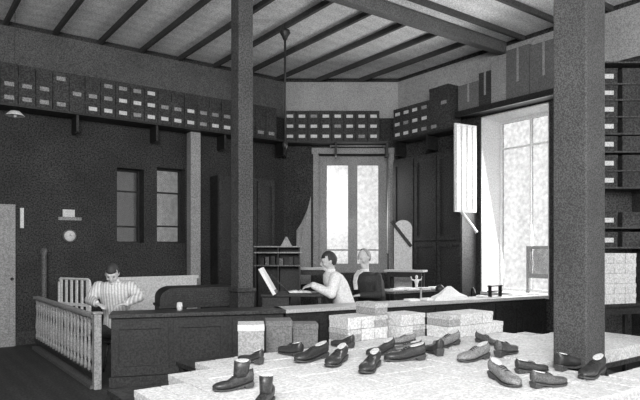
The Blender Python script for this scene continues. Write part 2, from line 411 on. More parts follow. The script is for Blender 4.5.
# bright doorway panel at far left
p0 = aty(-30, 250, 10.1); p1 = aty(16, 250, 10.1)
t = thing('pale_door', 'pale tall door leaf at the far left edge behind the railing', 'door', (p0.x, 10.15, 0))
L = p1.x-p0.x
MB().box((0, 0, 0), (L, .05, CH+45/F*9.2)).build('leaf', M['grey'], t)
for z0_, z1_ in ((.2, .95), (1.1, 2.2)): MB().box((.1, -.012, z0_), (L-.08, 0, z1_)).build('panel', M['grey'], t, bevel=.008)
kn = MB().lathe([(.01, 0), (.025, .02), (.012, .04)], n=10).build('knob', M['iron'], t); kn.rotation_euler = (PI/2, 0, 0); kn.location = (L-.05, 0, 1.05)
p0 = aty(22, 208, 10.2)
tag(MB().box((p0.x-.025, 10.19, aty(22, 228, 10.2).z), (p0.x+.025, 10.24, p0.z)).build('wall_thermometer', M['white']), 'narrow white strip on the dark wall beside the pale door', 'thermometer')
p0 = aty(44, 248, 10.0)
tag(MB().lathe([(.06, 0), (.05, .1), (.04, .2), (.04, p0.z-.1), (.055, p0.z-.05), (.03, p0.z)], (p0.x, 10.0, 0)).build('newel_post', M['wood2']), 'grey turned newel post behind the far end of the railing', 'post')
# round clock and small sign on the left wall
p0 = aty(70, 236, 10.2); t = thing('wall_clock', 'small round pale clock low on the dark left wall', 'clock', (p0.x, 10.245, p0.z))
for nm, r, y0, m_ in (('case', .11, -.04, 'wood2'), ('dial', .088, -.045, 'lab')):
    o = MB().lathe([(r*.2, 0), (r, 0), (r, -y0), (r*.2, -y0)], n=24).build(nm, M[m_], t); o.rotation_euler = (PI/2, 0, 0)
MB().box((-.003, -.05, 0), (.003, -.046, .05)).build('hand', M['iron'], t); MB().box((-.002, -.05, -.002), (.035, -.046, .004)).build('hand', M['iron'], t)
p0 = aty(59, 218, 10.2); p1 = aty(82, 210, 10.2)
t = thing('wall_notice', 'small light notice hung above the round clock', 'notice', (p0.x, 10.225, p0.z))
L = p1.x-p0.x
MB().box((0, 0, -.03), (L, .02, .02)).build('board', M['labd'], t); MB().box((L*.18, 0, .025), (L*.7, .02, p1.z-p0.z)).build('upper_card', M['lab'], t)
# blind roller above the middle window
S0 = at(330, 146, DC-.22); S1 = at(386, 146, DC-.2)
tag(MB().tube([S0, S1], .014, 8).build('blind_roller', M['grey']), 'thin pale roller rod mounted over the middle window', 'rod')
Mq, Lq, aq = frame(S0, S1)
for x_ in (0, Lq-.03): MB().box((x_, 0, S0.z-.02), (x_+.03, .21, S0.z+.02), Mq).build('bracket', M['grey'], bpy.data.objects['blind_roller'])

# ------------------------------------------------------------------ counter and railing
CZ = .80
A0 = atz(97, 315, CZ); A1 = atz(286, 309.8, CZ); A2 = atz(549, 295.4, CZ)
def counter(p0, p1, label, topm, zt=CZ, e=0):
    Mx, L, a = frame(p0, p1)
    t = thing('counter', label, 'counter', (p0.x, p0.y, 0), a)
    MB().box((0, 0, zt-.045), (L, .42, zt)).build('worktop', M[topm], t, bevel=.006)
    MB().box((0.02, .05, 0), (L-.02, .40, zt-.05)).build('carcass', M['dwood'], t)
    n = max(2, int(L/.55)); w_ = L/n
    for i in range(n):
        b = MB(); x0 = i*w_+.03; x1 = (i+1)*w_-.03
        b.box((x0, .025, .12), (x1, .05, .22)).box((x0, .025, zt-.17), (x1, .05, zt-.08)).box((x0, .025, .22), (x0+.07, .05, zt-.17)).box((x1-.07, .025, .22), (x1, .05, zt-.17))
        b.build('front_panel', M['dwood'], t)
    MB().box((.0, .03, 0), (L, .05, .11)).build('plinth', M['dwood'], t)
    return t, Mx, L
counter(A0 + (A1-A0).normalized()*.12, A1, 'dark panelled counter in front of the clerk in the striped shirt', 'wood')
counter(A1, A2, 'long dark counter with a pale top running behind the piled shoeboxes', 'counter')
# railing running back along Y from the corner
LR = YA - .55 - A0.y
t = thing('balustrade', 'low railing of turned spindles running back along the left side', 'railing', (A0.x, A0.y, 0), PI/2)
MB().box((-.04, -.04, 0), (.04, .04, CZ+.01)).build('corner_post', M['railw'], t, bevel=.01)
MB().box((-.055, -.055, CZ+.01), (.055, .055, CZ+.035)).build('post_cap', M['railw'], t, bevel=.01)
MB().box((.04, -.045, CZ-.04), (LR, .045, CZ)).build('top_rail', M['grey'], t, bevel=.01)
MB().box((.04, -.03, .10), (LR, .03, .16)).build('bottom_rail', M['wood'], t)
MB().box((.04, -.06, 0), (LR, .06, .04)).build('base_board', M['wood2'], t)
n = 20
prof = [(.020, .16), (.022, .22), (.012, .25), (.026, .34), (.020, .42), (.011, .55), (.022, .66), (.012, .69), (.020, .71), (.020, CZ-.044)]
sp = MB().lathe(prof, n=8).build('spindle', M['railw'], t)
for i in range(n):
    o = sp if i == 0 else sp.copy()
    if i: C.objects.link(o)
    o.location = (.06 + (LR-.06)*(i+.5)/n, 0, 0)

# white slatted gate panel behind the railing
g0 = at(58, 300, 8.6); g1 = at(91, 300, 8.2)
Mx, L, a = frame(g0, g1)
zt = CH - 28/F*8.4
t = thing('slatted_gate', 'white slatted gate with rounded top corners standing behind the railing', 'gate', (g0.x, g0.y, 0), a)
b = MB(); b.tube([(.02, 0, 0), (.02, 0, zt-.07), (.035, 0, zt-.03), (.07, 0, zt-.012), (L-.07, 0, zt-.012), (L-.035, 0, zt-.03), (L-.02, 0, zt-.07), (L-.02, 0, 0)], .017, 8)
b.build('frame', M['white'], t)
for z in (.3, .72): MB().box((.02, -.012, z-.02), (L-.02, .012, z+.02)).build('cross_rail', M['white'], t)
for i in range(6):
    x = .02 + (L-.04)*(i+.5)/6; MB().box((x-.02, -.008, .32), (x+.02, .008, zt-.02)).build('slat', M['white'], t)

# ------------------------------------------------------------------ desks behind the counters
def desk(name, label, p0, p1, dep, zt, m='dwood', top='dwood', right=True):
    Mx, L, a = frame(p0, p1)
    t = thing(name, label, 'desk', (p0.x, p0.y, 0), a)
    MB().box((-.02, -.02, zt-.035), (L+.02, dep+.02, zt)).build('desktop', M[top], t, bevel=.006)
    if not right:
        for y0 in (.02, dep-.06): MB().box((L-.05, y0, 0), (L-.01, y0+.04, zt-.036)).build('leg', M[m], t)
    for x0 in ((0, L-.36) if right else (0,)):
        MB().box((x0, .02, .06), (x0+.36, dep-.02, zt-.036)).build('pedestal', M[m], t)
        MB().box((x0+.02, .04, 0), (x0+.34, dep-.04, .06)).build('foot', M[m], t)
        for k in range(3):
            z0 = .1+k*(zt-.17)/3
            d = MB().box((x0+.02, -.0, z0), (x0+.34, .019, z0+(zt-.17)/3-.02)).build('drawer', M[m], t)
            MB().box((x0+.13, -.018, z0+.08), (x0+.23, -.001, z0+.10)).build('handle', M['iron'], d)
    return t, L, a
# roll-top desk
d0 = at(160, 300, 7.9); d1 = at(236, 300, 8.3)
t, L, a = desk('rolltop_desk', 'dark roll-top desk with a rounded hood, behind the striped-shirt clerk', d0, d1, .62, .74)
zt = CH - 38/F*8.0
zt = CH - 38/F*8.0; q = [PI/2*k/10 for k in range(11)]
prof = [(0, .741)] + [(.20-.20*math.cos(a_), zt-.16+.16*math.sin(a_)) for a_ in q] + [(L, zt), (L, .741)]
MB().rings([[(x, y, z) for x, z in prof] for y in (.0, .60)], smooth=False).build('hood', M['dwood'], t)
for k in range(7):
    z = .78 + k*(zt-.80)/7; MB().box((.22, -.008, z), (L-.03, -.0005, z+(zt-.80)/7-.012)).build('tambour_slat', M['wood'], t)
p = at(172, 304, 7.75)
c_ = MB().lathe([(.0, 0), (.03, 0), (.035, .05), (.03, .09), (.012, .095)]).build('inkwell', M['white']); tag(c_, 'tiny white inkwell on the dark counter before the roll-top desk', 'inkwell')
pp = A0 + (A1-A0)*.42; nn = (A1-A0).normalized(); pp = pp + Vector((-nn.y, nn.x, 0))*.25; c_.location = (pp.x, pp.y, CZ+.001)
# drawing desk of the clerks
d0 = at(262, 300, 7.85); d1 = at(322, 300, 7.85)
dz = CH - 44/F*7.9
t, L, a = desk('writing_desk', 'dark writing desk at which the white-shirted clerk sits', d0, d1, .6, dz, right=False)
Mx, L, a = frame(d0, d1)
# ledger open on the desk
def on(px, d, z): p = at(px, 250, d); return Vector((p.x, p.y, z))
t = thing('open_ledger', 'open white ledger on the desk beneath the clerk\'s hands', 'book', on(299, 8.1, dz+.001), a+.1)
MB().box((-.17, -.12, 0), (.17, .12, .012)).build('cover', M['wood2'], t)
for sx in (-1, 1):
    b = MB(); xs = [0, .03, .08, .16]; hs = [.02, .035, .03, .016]
    b.rings([[(sx*x, -.115, .012), (sx*x, .115, .012), (sx*x, .115, h), (sx*x, -.115, h)] for x, h in zip(xs, hs)], smooth=False); b.build('page_block', M['paper'], t)
# tilted drawing board
e0 = at(259, 263, 7.7); e1 = at(274.5, 289, 7.75)
t = thing('tilted_board', 'white board leaning steeply on the desk, left of the white-shirted clerk', 'drawing board', (e1.x, e1.y, dz+.002), -YAW)
ang = math.atan2((e0.z-e1.z), -15/F*7.7)
Lb = math.hypot(e0.z-e1.z, 15/F*7.7)
Mt = Matrix.Rotation(-(ang), 4, 'Y')
MB().box((0, 0, -.022), (Lb, .36, .022), Mt).build('board', M['paper'], t)
MB().box((.0, .02, -.03), (.05, .34, -.022), Mt).build('ledge', M['wood'], t)
MB().tube([(.19, .18, 0), (-.06, .18, .26)], .01, 6).build('prop', M['wood'], t)
# pigeonhole rack behind
r0 = at(255, 250, 9.4); r1 = at(300, 250, 9.4); Mx, L, a2 = frame(r0, r1)
t = thing('pigeonhole_rack', 'dark open pigeonhole rack with pale shelf edges behind the tilted board', 'rack', (r0.x, r0.y, 0), a2)
zs = [CH+4/F*9.4, CH-2/F*9.4, CH-15/F*9.4]
MB().box((0, .28, 0), (L, .30, zs[0])).build('back_board', M['dwood'], t)
for x in (0, L*.5, L-.02): MB().box((x, 0, 0), (x+.02, .28, zs[0]-.02)).build('upright', M['dwood'], t)
for i, z in enumerate(zs): MB().box((-.02, -.01, z-.02), (L+.02, .28, z)).build('shelf', M['grey' if i < 2 else 'wood2'], t)
for i, px in enumerate((262, 267, 273, 281, 291)):
    h = .16; o = MB().box((-.03, 0, 0), (.03, .2, h*(.7+.1*(i % 3))), None).build('ledger_book', M['wood2' if i % 2 else 'dwood']); p = on(px, 9.4, zs[2]+.001)
    tag(o, ['dark ledger leftmost on the rack behind the tilted board', 'brown ledger second from left on the pigeonhole rack', 'dark ledger near the middle upright of the pigeonhole rack', 'brown ledger just right of the middle of the pigeonhole rack', 'dark ledger rightmost on the pigeonhole rack'][i], 'book')
    o.location = p + Vector((RY, RX, 0))*.03; o.rotation_euler.z = a2
p = on(286, 9.4, zs[0]+.001)
o = MB().rings([[(-.09, 0, 0), (.09, 0, 0), (.09, .03, 0), (-.09, .03, 0)], [(-.01, 0, .15), (.01, 0, .15), (.01, .03, .15), (-.01, .03, .15)]], smooth=False).build('desk_easel', M['grey'])
tag(o, 'small grey triangular stand on top of the pigeonhole rack', 'stand'); o.location = p + Vector((RY, RX, 0))*.1; o.rotation_euler.z = a2
# long back table
r0 = at(268, 268, 10.3); r1 = at(330, 268, 10.3); Mx, L, a2 = frame(r0, r1)
def table(name, label, r0, r1, dep, zt, top, leg='dwood', th=.035):
    Mx, L, a2 = frame(r0, r1)
    t = thing(name, label, 'table', (r0.x, r0.y, 0), a2)
    MB().box((0, 0, zt-th), (L, dep, zt)).build('tabletop', M[top], t, bevel=.004)
    for x in (.04, L-.09):
        for y in (.04, dep-.09): MB().box((x, y, 0), (x+.05, y+.05, zt-th)).build('leg', M[leg], t, bevel=.006)
    MB().box((.09, .05, zt-th-.09), (L-.09, .07, zt-th)).build('apron', M[leg], t)
    return t, L, a2
table('high_table', 'narrow high table with a pale edge behind the white-shirted clerk', r0, r1, .4, CH-18/F*10.3, 'counter')
r0 = at(384, 268, 10.2); r1 = at(423, 268, 9.9)
table('high_table', 'narrow high pale-topped table in front of the arched screen', r0, r1, .3, CH-20/F*10.1, 'counter')
r0 = at(394, 268, 8.7); r1 = at(440, 268, 9.3)
tz = CH - 41/F*8.9
table('work_table', 'work table strewn with white papers, right of the man in the dark suit', r0, r1, .6, tz, 'wood2')
# papers on it
for i, (px, d, rz, sz, lb) in enumerate([(397, 8.95, .2, .10, 'white paper sheaf at the left end of the work table'), (405, 9.22, -.3, .11, 'white paper sheaf set back left of the figurine on the work table'),
        (412, 9.06, .1, .09, 'white paper sheaf just in front of the figurine'), (424, 9.25, .3, .10, 'white paper sheaf right of the figurine on the work table'), (435, 9.45, -.1, .08, 'small paper sheaf at the right end of the work table')]):
    b = MB()
    for k in range(4):
        Mq = Matrix.Translation((random.uniform(-.02, .02), random.uniform(-.02, .02), k*.008)) @ Matrix.Rotation(random.uniform(-.3, .3), 4, 'Z'); b.box((-sz, -sz*.7, 0), (sz, sz*.7, .009), Mq)
    o = tag(b.build('paper_sheaf', M['paper']), lb, 'papers'); o.location = on(px, d, tz+.001); o.rotation_euler.z = rz - YAW
p = on(416.5, 9.38, tz+.001)
t = thing('white_figurine', 'small white two-armed plaster figurine standing on the work table', 'figurine', p, -YAW)
MB().lathe([(.05, 0), (.055, .015), (.02, .03), (.025, .08), (.04, .12), (.03, .15), (.014, .165), (.024, .185), (.022, .205), (.008, .22)], n=14).build('body', M['white'], t)
for sx in (-1, 1): MB().tube([(sx*.03, 0, .135), (sx*.075, 0, .15), (sx*.09, 0, .20)], [.014, .012, .008], 8).build('arm', M['white'], t)
# things on the pale counter
Dn = (A2-A1).normalized(); Nn = Vector((-Dn.y, Dn.x, 0))
def oncounter(px, back=.2):
    p = atz(px, 300, CZ); r = Vector(((px-320)/F*RX + RY, -(px-320)/F*RY + RX, 0))
    q = A1 + Nn*back; den = r.x*Dn.y - r.y*Dn.x; tt = (q.x*Dn.y - q.y*Dn.x)/den
    return Vector((r.x*tt, r.y*tt, CZ+.001))
aC2 = math.atan2(Dn.y, Dn.x)
o = MB(); 
pts = [(.30, 0), (.26, .05), (.16, .09), (.08, .15), (.03, .19)]
o.rings([[(r*1.1*math.cos(2*PI*k/12)*(1+.12*math.sin(3*k)), r*.45*math.sin(2*PI*k/12), z) for k in range(12)] for r, z in pts], smooth=False)
o = tag(o.build('crumpled_paper', M['paper']), 'heap of crumpled white wrapping paper on the pale counter', 'paper'); o.location = oncounter(449, .14); o.rotation_euler.z = aC2
for i, (px, sz, lb) in enumerate([(428, .08, 'flat white packet on the counter left of the crumpled paper'), (412, .09, 'small white packet alone on the counter below the work table'), (482, .05, 'flat white packet on the counter right of the crumpled paper'), (515, .10, 'flat white sheet near the right end of the counter'), (533, .07, 'small white sheet at the far right end of the counter')]):
    o = tag(MB().box((-sz, -.07, 0), (sz, .07, .03 if i < 3 else .012)).build('paper_packet', M['paper'], bevel=.004), lb, 'packet'); o.location = oncounter(px, .22); o.rotation_euler.z = aC2+random.uniform(-.05, .05)
p = oncounter(421, .3)
o = tag(MB().lathe([(.03, 0), (.03, .01), (.014, .03), (.012, .12), (.02, .14), (.02, .17), (.005, .175)]).build('candlestick', M['grey']), 'short grey turned candlestick on the counter', 'candlestick'); o.location = p
p = oncounter(440, .37)
t = thing('desk_lamp', 'small dark object with rounded top beside the crumpled paper', 'lamp', p)
t['label'] = 'small dark stand with a rounded top behind the crumpled paper'; t['category'] = 'stand'; t.name = 'dark_stand'
MB().lathe([(.06, 0), (.06, .015), (.02, .03), (.015, .1)]).build('base', M['iron'], t); MB().lathe([(.015, .1), (.07, .11), (.065, .16), (.035, .19), (.01, .2)]).build('cap', M['iron'], t)
# bentwood chairs near the right window
def chair(label, loc, rz, group=None):
    t = thing('bentwood_chair', label, 'chair', loc, rz, group)
    MB().lathe([(.18, .435), (.2, .445), (.2, .465), (.18, .475)], n=20).build('seat', M['dwood'], t)
    for sx in (-1, 1):
        MB().tube([(sx*.13, -.13, .44), (sx*.17, -.18, 0)], [.017, .012], 8).build('leg', M['dwood'], t)
        MB().tube([(sx*.13, .13, .44), (sx*.17, .2, 0)], [.017, .012], 8).build('leg', M['dwood'], t)
    pts = [(.165*math.cos(PI*k/12)*(1.05), .15+.03*math.sin(PI*k/12), .46 + .42*math.sin(PI*k/12)**.6) for k in range(13)]
    MB().tube(pts, .016, 8).build('back_hoop', M['dwood'], t)
    pts = [(.09*math.cos(PI*k/10), .155+.02*math.sin(PI*k/10), .46+.28*math.sin(PI*k/10)**.6) for k in range(11)]
    MB().tube(pts, .011, 8).build('inner_hoop', M['dwood'], t)
    b = MB(); pts = [(.14*math.cos(2*PI*k/16), .14*math.sin(2*PI*k/16), .2) for k in range(17)]; b.tube(pts, .009, 6).build('foot_ring', M['dwood'], t)
    return t
chair('dark bentwood chair seen against the bright right window recess', on(484, 9.5, 0), .9)
pq = oncounter(495, .25)
t = thing('letter_rack', 'small dark rack of two bars at the right end of the pale counter', 'rack', pq, aC2)
for x_ in (-.11, .10): MB().box((x_, -.03, 0), (x_+.014, .03, .17)).build('end_frame', M['dwood'], t)
for z_ in (.07, .15): MB().box((-.13, -.03, z_), (.13, .03, z_+.016)).build('bar', M['dwood'], t)
# white boxes stack at the far right with a shelf
r0 = at(604, 250, 6.6); r1 = at(655, 250, 6.9); Mx, L, a2 = frame(r0, r1)
tz2 = CH - 55/F*6.6
table('stock_bench', 'dark bench on the far right carrying a tall stack of white boxes', r0, r1, .42, tz2, 'dwood')
sb = thing('shoebox', 'x', 'box'); wd, hh, dd = .165, .112, .30
MB().box((-wd/2, 0, 0), (wd/2, dd, hh)).build('body', M['box'], sb, bevel=.003)
MB().box((-wd/2-.003, -.003, hh*.62), (wd/2+.003, dd+.003, hh+.003)).build('lid', M['boxlid'], sb, bevel=.002)
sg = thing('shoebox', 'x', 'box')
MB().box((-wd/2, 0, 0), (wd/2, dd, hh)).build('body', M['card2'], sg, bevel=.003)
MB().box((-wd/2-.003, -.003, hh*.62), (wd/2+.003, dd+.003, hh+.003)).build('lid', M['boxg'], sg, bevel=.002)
first_g = True
def putg(loc, rz, label, group):
    global first_g
    if first_g: first_g = False; sg.location = loc; sg.rotation_euler = (0, 0, rz); sg['label'] = label; sg['group'] = group; sg.scale = (.985, .985, 1); return sg
    return dup(sg, loc, rz, label, group, (.985, .985, 1))
first = True
def putw(loc, rot, label, group, scale=None):
    global first
    if first:
        first = False; sb.location = loc; sb.rotation_euler = rot if hasattr(rot, '__len__') else (0, 0, rot); sb['label'] = label; sb['group'] = group
        if scale: sb.scale = scale
        return sb
    return dup(sb, loc, rot, label, group, scale)
for i in range(3):
    for r in range(5 if i else 5):
        p = Mx @ Vector((.10+.175*i + random.uniform(-.004, .004), .03, 0))
        putw((p.x, p.y, tz2+.001+r*(hh+.005)), a2, 'white shoebox stacked upright beside the grey pillar at the far right', 'white boxes stacked right of the pillar')
for i in range(3):
    p = Mx @ Vector((.16+.175*i, .08, 0))
tz3 = CH - 78/F*6.4
# right hand shelving with labels
r0 = at(597, 250, 7.6); r1 = at(650, 250, 7.6); Mx, L, a2 = frame(r0, r1)
t = thing('tall_shelving', 'tall dark shelving on the far right, with white-labelled boxes in a column', 'shelving', (r0.x, r0.y, 0), a2)
MB().box((0, .40, 0), (L, .42, 4.0)).build('back_board', M['shelfg'], t)
for x in (0, L-.025): MB().box((x, 0, 0), (x+.025, .40, 4.0)).build('upright', M['shelfg'], t)
ys = [78, 94, 111, 128, 146, 165, 182, 222, 242]
zsl = sorted([CH + (HZ-y)/F*7.6 for y in ys])
zb_ = [z - .065 for z in zsl]
for z in zb_: MB().box((.025, 0, z-.02), (L-.025, .40, z)).build('shelf', M['shelfg'], t)
MB().box((.025, 0, zb_[-1]+.26), (L-.025, .40, zb_[-1]+.28)).build('shelf', M['shelfg'], t)
ordn = ['lowest', 'second lowest', 'third lowest', 'fourth lowest', 'middle', 'fourth highest', 'third highest', 'second highest', 'topmost']
for i, z in enumerate(zb_):
    if i+1 < len(zb_): hb = min(bh, zb_[i+1]-z-.025)
    else: hb = bh
    for c in range(2):
        s = .155+.30*c
        p = Mx @ Vector((s, .01, 0))
        k = 'w' if c == 0 else 'n'
        o = put(k, (p.x, p.y, z+.001), a2, ('dark white-labelled box, %s in the column right of the pillar' if c == 0 else 'plain dark box, %s in the column at the right edge') % ordn[i], 'boxes in the right-hand shelving')
        o.scale = (1, 1, (hb-.006)/bh)

# ------------------------------------------------------------------ display tables and the spread of shoeboxes
TZ = .50; BZ = TZ + hh + .004     # box tops about .62
def dtable(label, x0, x1, y0, y1):
    t = thing('display_table', label, 'table', ((x0+x1)/2, (y0+y1)/2, 0)); a_, b_ = (x1-x0)/2, (y1-y0)/2
    MB().box((-a_, -b_, TZ-.04), (a_, b_, TZ)).build('tabletop', M['wood'], t)
    for sx in (-1, 1):
        for sy in (-1, 1): MB().box((sx*(a_-.05)-.035, sy*(b_-.05)-.035, 0), (sx*(a_-.05)+.035, sy*(b_-.05)+.035, TZ-.04)).build('leg', M['wood'], t)
        MB().box((-a_+.09, sy*(b_-.05)-.012, TZ-.14), (a_-.09, sy*(b_-.05)+.012, TZ-.041)).build('apron', M['wood'], t)
    return t
dtable('big low display table in front, hidden under white shoeboxes', 1.26, 4.08, 1.80, 4.26)
dtable('low display table under the raised back rows of boxes', 2.08, 4.6, 4.28, 4.98)
dtable('low display table under the boxes behind and beside the pillar', 4.10, 6.25, 2.62, 4.25)
dtable('low display table under the boxes at the lower right corner', 4.10, 5.0, 1.80, 2.24)
CX, CY = .174, .312
def ontable(x, y):
    if 1.24+.09 < x < 4.07-.09 and 1.81 < y and y+.30 < 4.97: return True
    if 4.11+.08 < x < 4.5 and 2.63 < y and y+.30 < 4.53: return True
    if 4.11+.08 < x < 6.24-.09 and 2.63 < y and y+.30 < 4.24: return True
    if 4.11+.08 < x < 4.99-.08 and 1.81 < y and y+.30 < 2.245: return True
    return False
def back_limit(x):
    for (a_, b_) in ((1.66, 3.70), (2.0, 4.01), (2.5, 4.32), (3.5, 4.95), (3.99, 4.64), (4.5, 4.53), (5.4, 4.2), (6.4, 3.6)):
        if x < a_: return b_
    return 3.2
def tall_layers(x, y):
    """extra layers on the back rows"""
    bl = back_limit(x)
    if x < 2.55: return 0
    if x > 5.35: return 0
    if y+.31 > bl-.03: return 2
    if y+.62 > bl: return 1
    return 0
tops = {}
nb = 0
for ix in range(30):
    for iy in range(12):
        x = 1.34 + CX*ix; y = 1.815 + CY*iy
        if x > 3.99: x = 4.195 + CX*(ix-16)
        if x > 4.19 and y > 2.2: y = 2.635 + CY*(iy-2)
        if not ontable(x, y) or y+.31 > back_limit(x): continue
        px, py = proj((x, y+.15, BZ))
        if 222 < px < 334 and y+.31 > 4.33: continue
        if (px < 178 and y > 3.3 and random.random() < .5) or px < 150 or px > 668 or py > 425: continue
        h0 = 1 + random.uniform(-.035, .03)
        rz = random.uniform(-.012, .012)
        n_ex = tall_layers(x, y)
        if n_ex and random.random() < .22: n_ex += random.choice((-1, 1)) if n_ex == 2 else 0
        for r in range(n_ex+1):
            zz_ = TZ+.001 + r*(hh+.006)
            if r == 0:
                lb, gp = 'white lidded shoebox lying closed in the low spread beneath the shoes', 'low spread of white shoeboxes'
            else:
                lb, gp = 'white shoebox piled on the raised back rows in front of the pale counter', 'raised back rows of white shoeboxes'
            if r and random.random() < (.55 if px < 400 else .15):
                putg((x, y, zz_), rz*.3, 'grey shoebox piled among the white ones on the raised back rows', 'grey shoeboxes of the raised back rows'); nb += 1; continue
            putw((x + (random.uniform(-.003, .003)), y, zz_), rz*.3 if n_ex else rz, lb, gp, (.985, .985, h0 if (r == n_ex and not n_ex) else 1)); nb += 1
print('boxes', nb)
# grey crates at the left of the back rows
def crate(name, label, pxl, pxr, ytop, d, dep, m, z0=TZ+.001, a_=0.12, lidm=None):
    p0 = at(pxl, 250, d); p1 = at(pxr, 250, d + (pxr-pxl)/F*d*math.tan(a_)); Mx, L, a2 = frame(p0, p1)
    zt = CH - (ytop-HZ)/F*d
    t = thing(name, label, 'crate' if name == 'crate' else 'box', (p0.x, p0.y, z0), a2)
    MB().box((0, 0, 0), (L, dep, zt-z0-.03)).build('body', M[m], t, bevel=.004)
    MB().box((-.004, -.004, zt-z0-.055), (L+.004, dep+.004, zt-z0)).build('lid', M[lidm or m], t, bevel=.004)
    return t, zt, a2
crate('carton', 'tall light grey carton at the left end of the back rows', 238, 264, 325, 4.95, .26, 'card2', lidm='box')
crate('carton', 'grey carton second from the left behind the tall light grey one', 266, 292, 321, 5.35, .26, 'card')
crate('carton', 'dull grey carton third from the left in the back rows', 292.5, 318, 324, 5.5, .22, 'card')

# ------------------------------------------------------------------ shoes
def make_shoe(name, L=.27, boot=0.0, heel=.03, mat_=None, pump=False):
    t = thing(name, 'x', 'shoe')
    W_ = .042; N = 16
    ss = [0, .02, .06, .13, .22, .32, .42, .52, .62, .72, .82, .90, .96, .99, 1.0]
    def base(s):  # height of the sole line
        return heel*max(0, 1-(s/.55))**1.4 if s < .55 else .0 + .02*max(0, s-.8)**1.2*3
    def width(s):
        return W_*(.15 if s == 0 else min(1, .62 + .5*s) if s < .12 else .68 - .1*math.sin((s-.12)/.3*PI)*.6 if s < .42 else .68+.34*math.sin(min(1, (s-.42)/.3)*PI/2) if s < .74 else 1.02*math.sqrt(max(.015, 1-((s-.74)/.262)**2)))
    def height(s):
        top = .062 if not boot else .075
        if s < .32: return top + .008*(1-s)
        if s < .62: 
            k = (s-.32)/.3; return top*(1-k) + .045*k + .012*math.sin(k*PI)*(0 if pump else 1)
        return .045*math.sqrt(max(.08, 1-((s-.62)/.39)**2))+.004
    up = []
    for s in ss:
        w, h, z0 = width(s), height(s), base(s)+.008
        r = []
        for k in range(N):
            th = 2*PI*k/N; c, sn = math.cos(th), math.sin(th)
            yy = w*(abs(c)**.75)*(1 if c > 0 else -1); zz = z0 + (h*(.5+.5*sn) if sn > 0 else h*.5*(1-(abs(sn)**.6)))
            if s < .38 and sn > .5: yy *= .72
            r.append((s*L, yy, zz))
        up.append(r)
    b = MB().rings(up)
    if boot:
        b.rings([[(.085 + .05*math.cos(2*PI*k/N)*(1+.1*q) - .012*q, .031*math.sin(2*PI*k/N)*(1+.25*q), .045+heel+boot*q) for k in range(N)] for q in (0, .3, .6, 1)])
    b.build('upper', mat_ or M['leather'], t)
    so = MB(); so.rings([[(s*L, width(s)*c_*1.05, base(s)+dz_) for c_, dz_ in ((-1, 0), (1, 0), (1, .009), (-1, .009))] for s in ss], smooth=False); so.build('sole', M['sole'], t)
    if heel > .012: MB().rings([[(x_, y_, 0) for x_, y_ in ((.008, -.022), (.058, -.024), (.058, .024), (.008, .022))], [(x_, y_, heel*(.95 if x_ < .03 else .72)) for x_, y_ in ((.0, -.027), (.066, -.028), (.066, .028), (.0, .027))]], smooth=False).build('heel', M['sole'], t)
    ztop = .062+heel
    if boot: MB().lathe([(.0, 0), (.035, 0), (.044, .006), (.044, .012)], n=14).build('lining', M['lining'], t).location = (.075, 0, .037+heel+boot)
    else:
        b = MB(); b.rings([[(x_, y_, z_ + base(min(.99, x_/L)) + .011) for x_, y_, z_ in ring] for ring in
            ([(L*(.19+.165*math.cos(2*PI*k/12)), .0215*math.sin(2*PI*k/12), .061) for k in range(12)], [(L*(.19+.17*math.cos(2*PI*k/12)), .024*math.sin(2*PI*k/12), .067) for k in range(12)])])
        b.build('lining', M['lining'], t)
    if not pump:
        b = MB()
        for q in range(4):
            s = .40+.055*q; z = base(s)+.012+height(s)
            b = MB(); b.tube([(s*L, -.018, z-.008), (s*L+.003, 0, z+.001), (s*L, .018, z-.008)], .0025, 5); b.build('lace', M['lace'], t)
    return t
SH = {'ox': make_shoe('oxford_shoe', heel=.028), 'pump': make_shoe('court_shoe', L=.25, heel=.045, pump=True), 'brown': make_shoe('oxford_shoe', heel=.03, mat_=M['leather2']),
      'grey': make_shoe('oxford_shoe', L=.26, heel=.03, mat_=M['leather3']), 'boot': make_shoe('ankle_boot', boot=.10, heel=.03)}
used_s = set()
def shoe(kind, heel_px, toe_px, label, roll=0, z=None, group=None, pitch=0, heightpx=0):
    z = z if z is not None else BZ+.006
    a_ = atz(heel_px[0], heel_px[1]+heightpx, z); b_ = atz(toe_px[0], toe_px[1], z)
    ang = math.atan2(b_.y-a_.y, b_.x-a_.x); L = (b_-a_).length
    sc = max(1.0, min(1.3, L/.27*1.12))
    mid = (a_+b_)/2; loc = mid - Vector((math.cos(ang), math.sin(ang), 0))*.135*sc
    loc.z = z + (.040*sc*abs(math.sin(roll)))
    if kind in used_s: o = dup(SH[kind], loc, (roll, pitch, ang), label, None, (sc,)*3)
    else: used_s.add(kind); o = SH[kind]; o.location = loc; o.rotation_euler = (roll, pitch, ang); o.scale = (sc,)*3; o['label'] = label
    return o
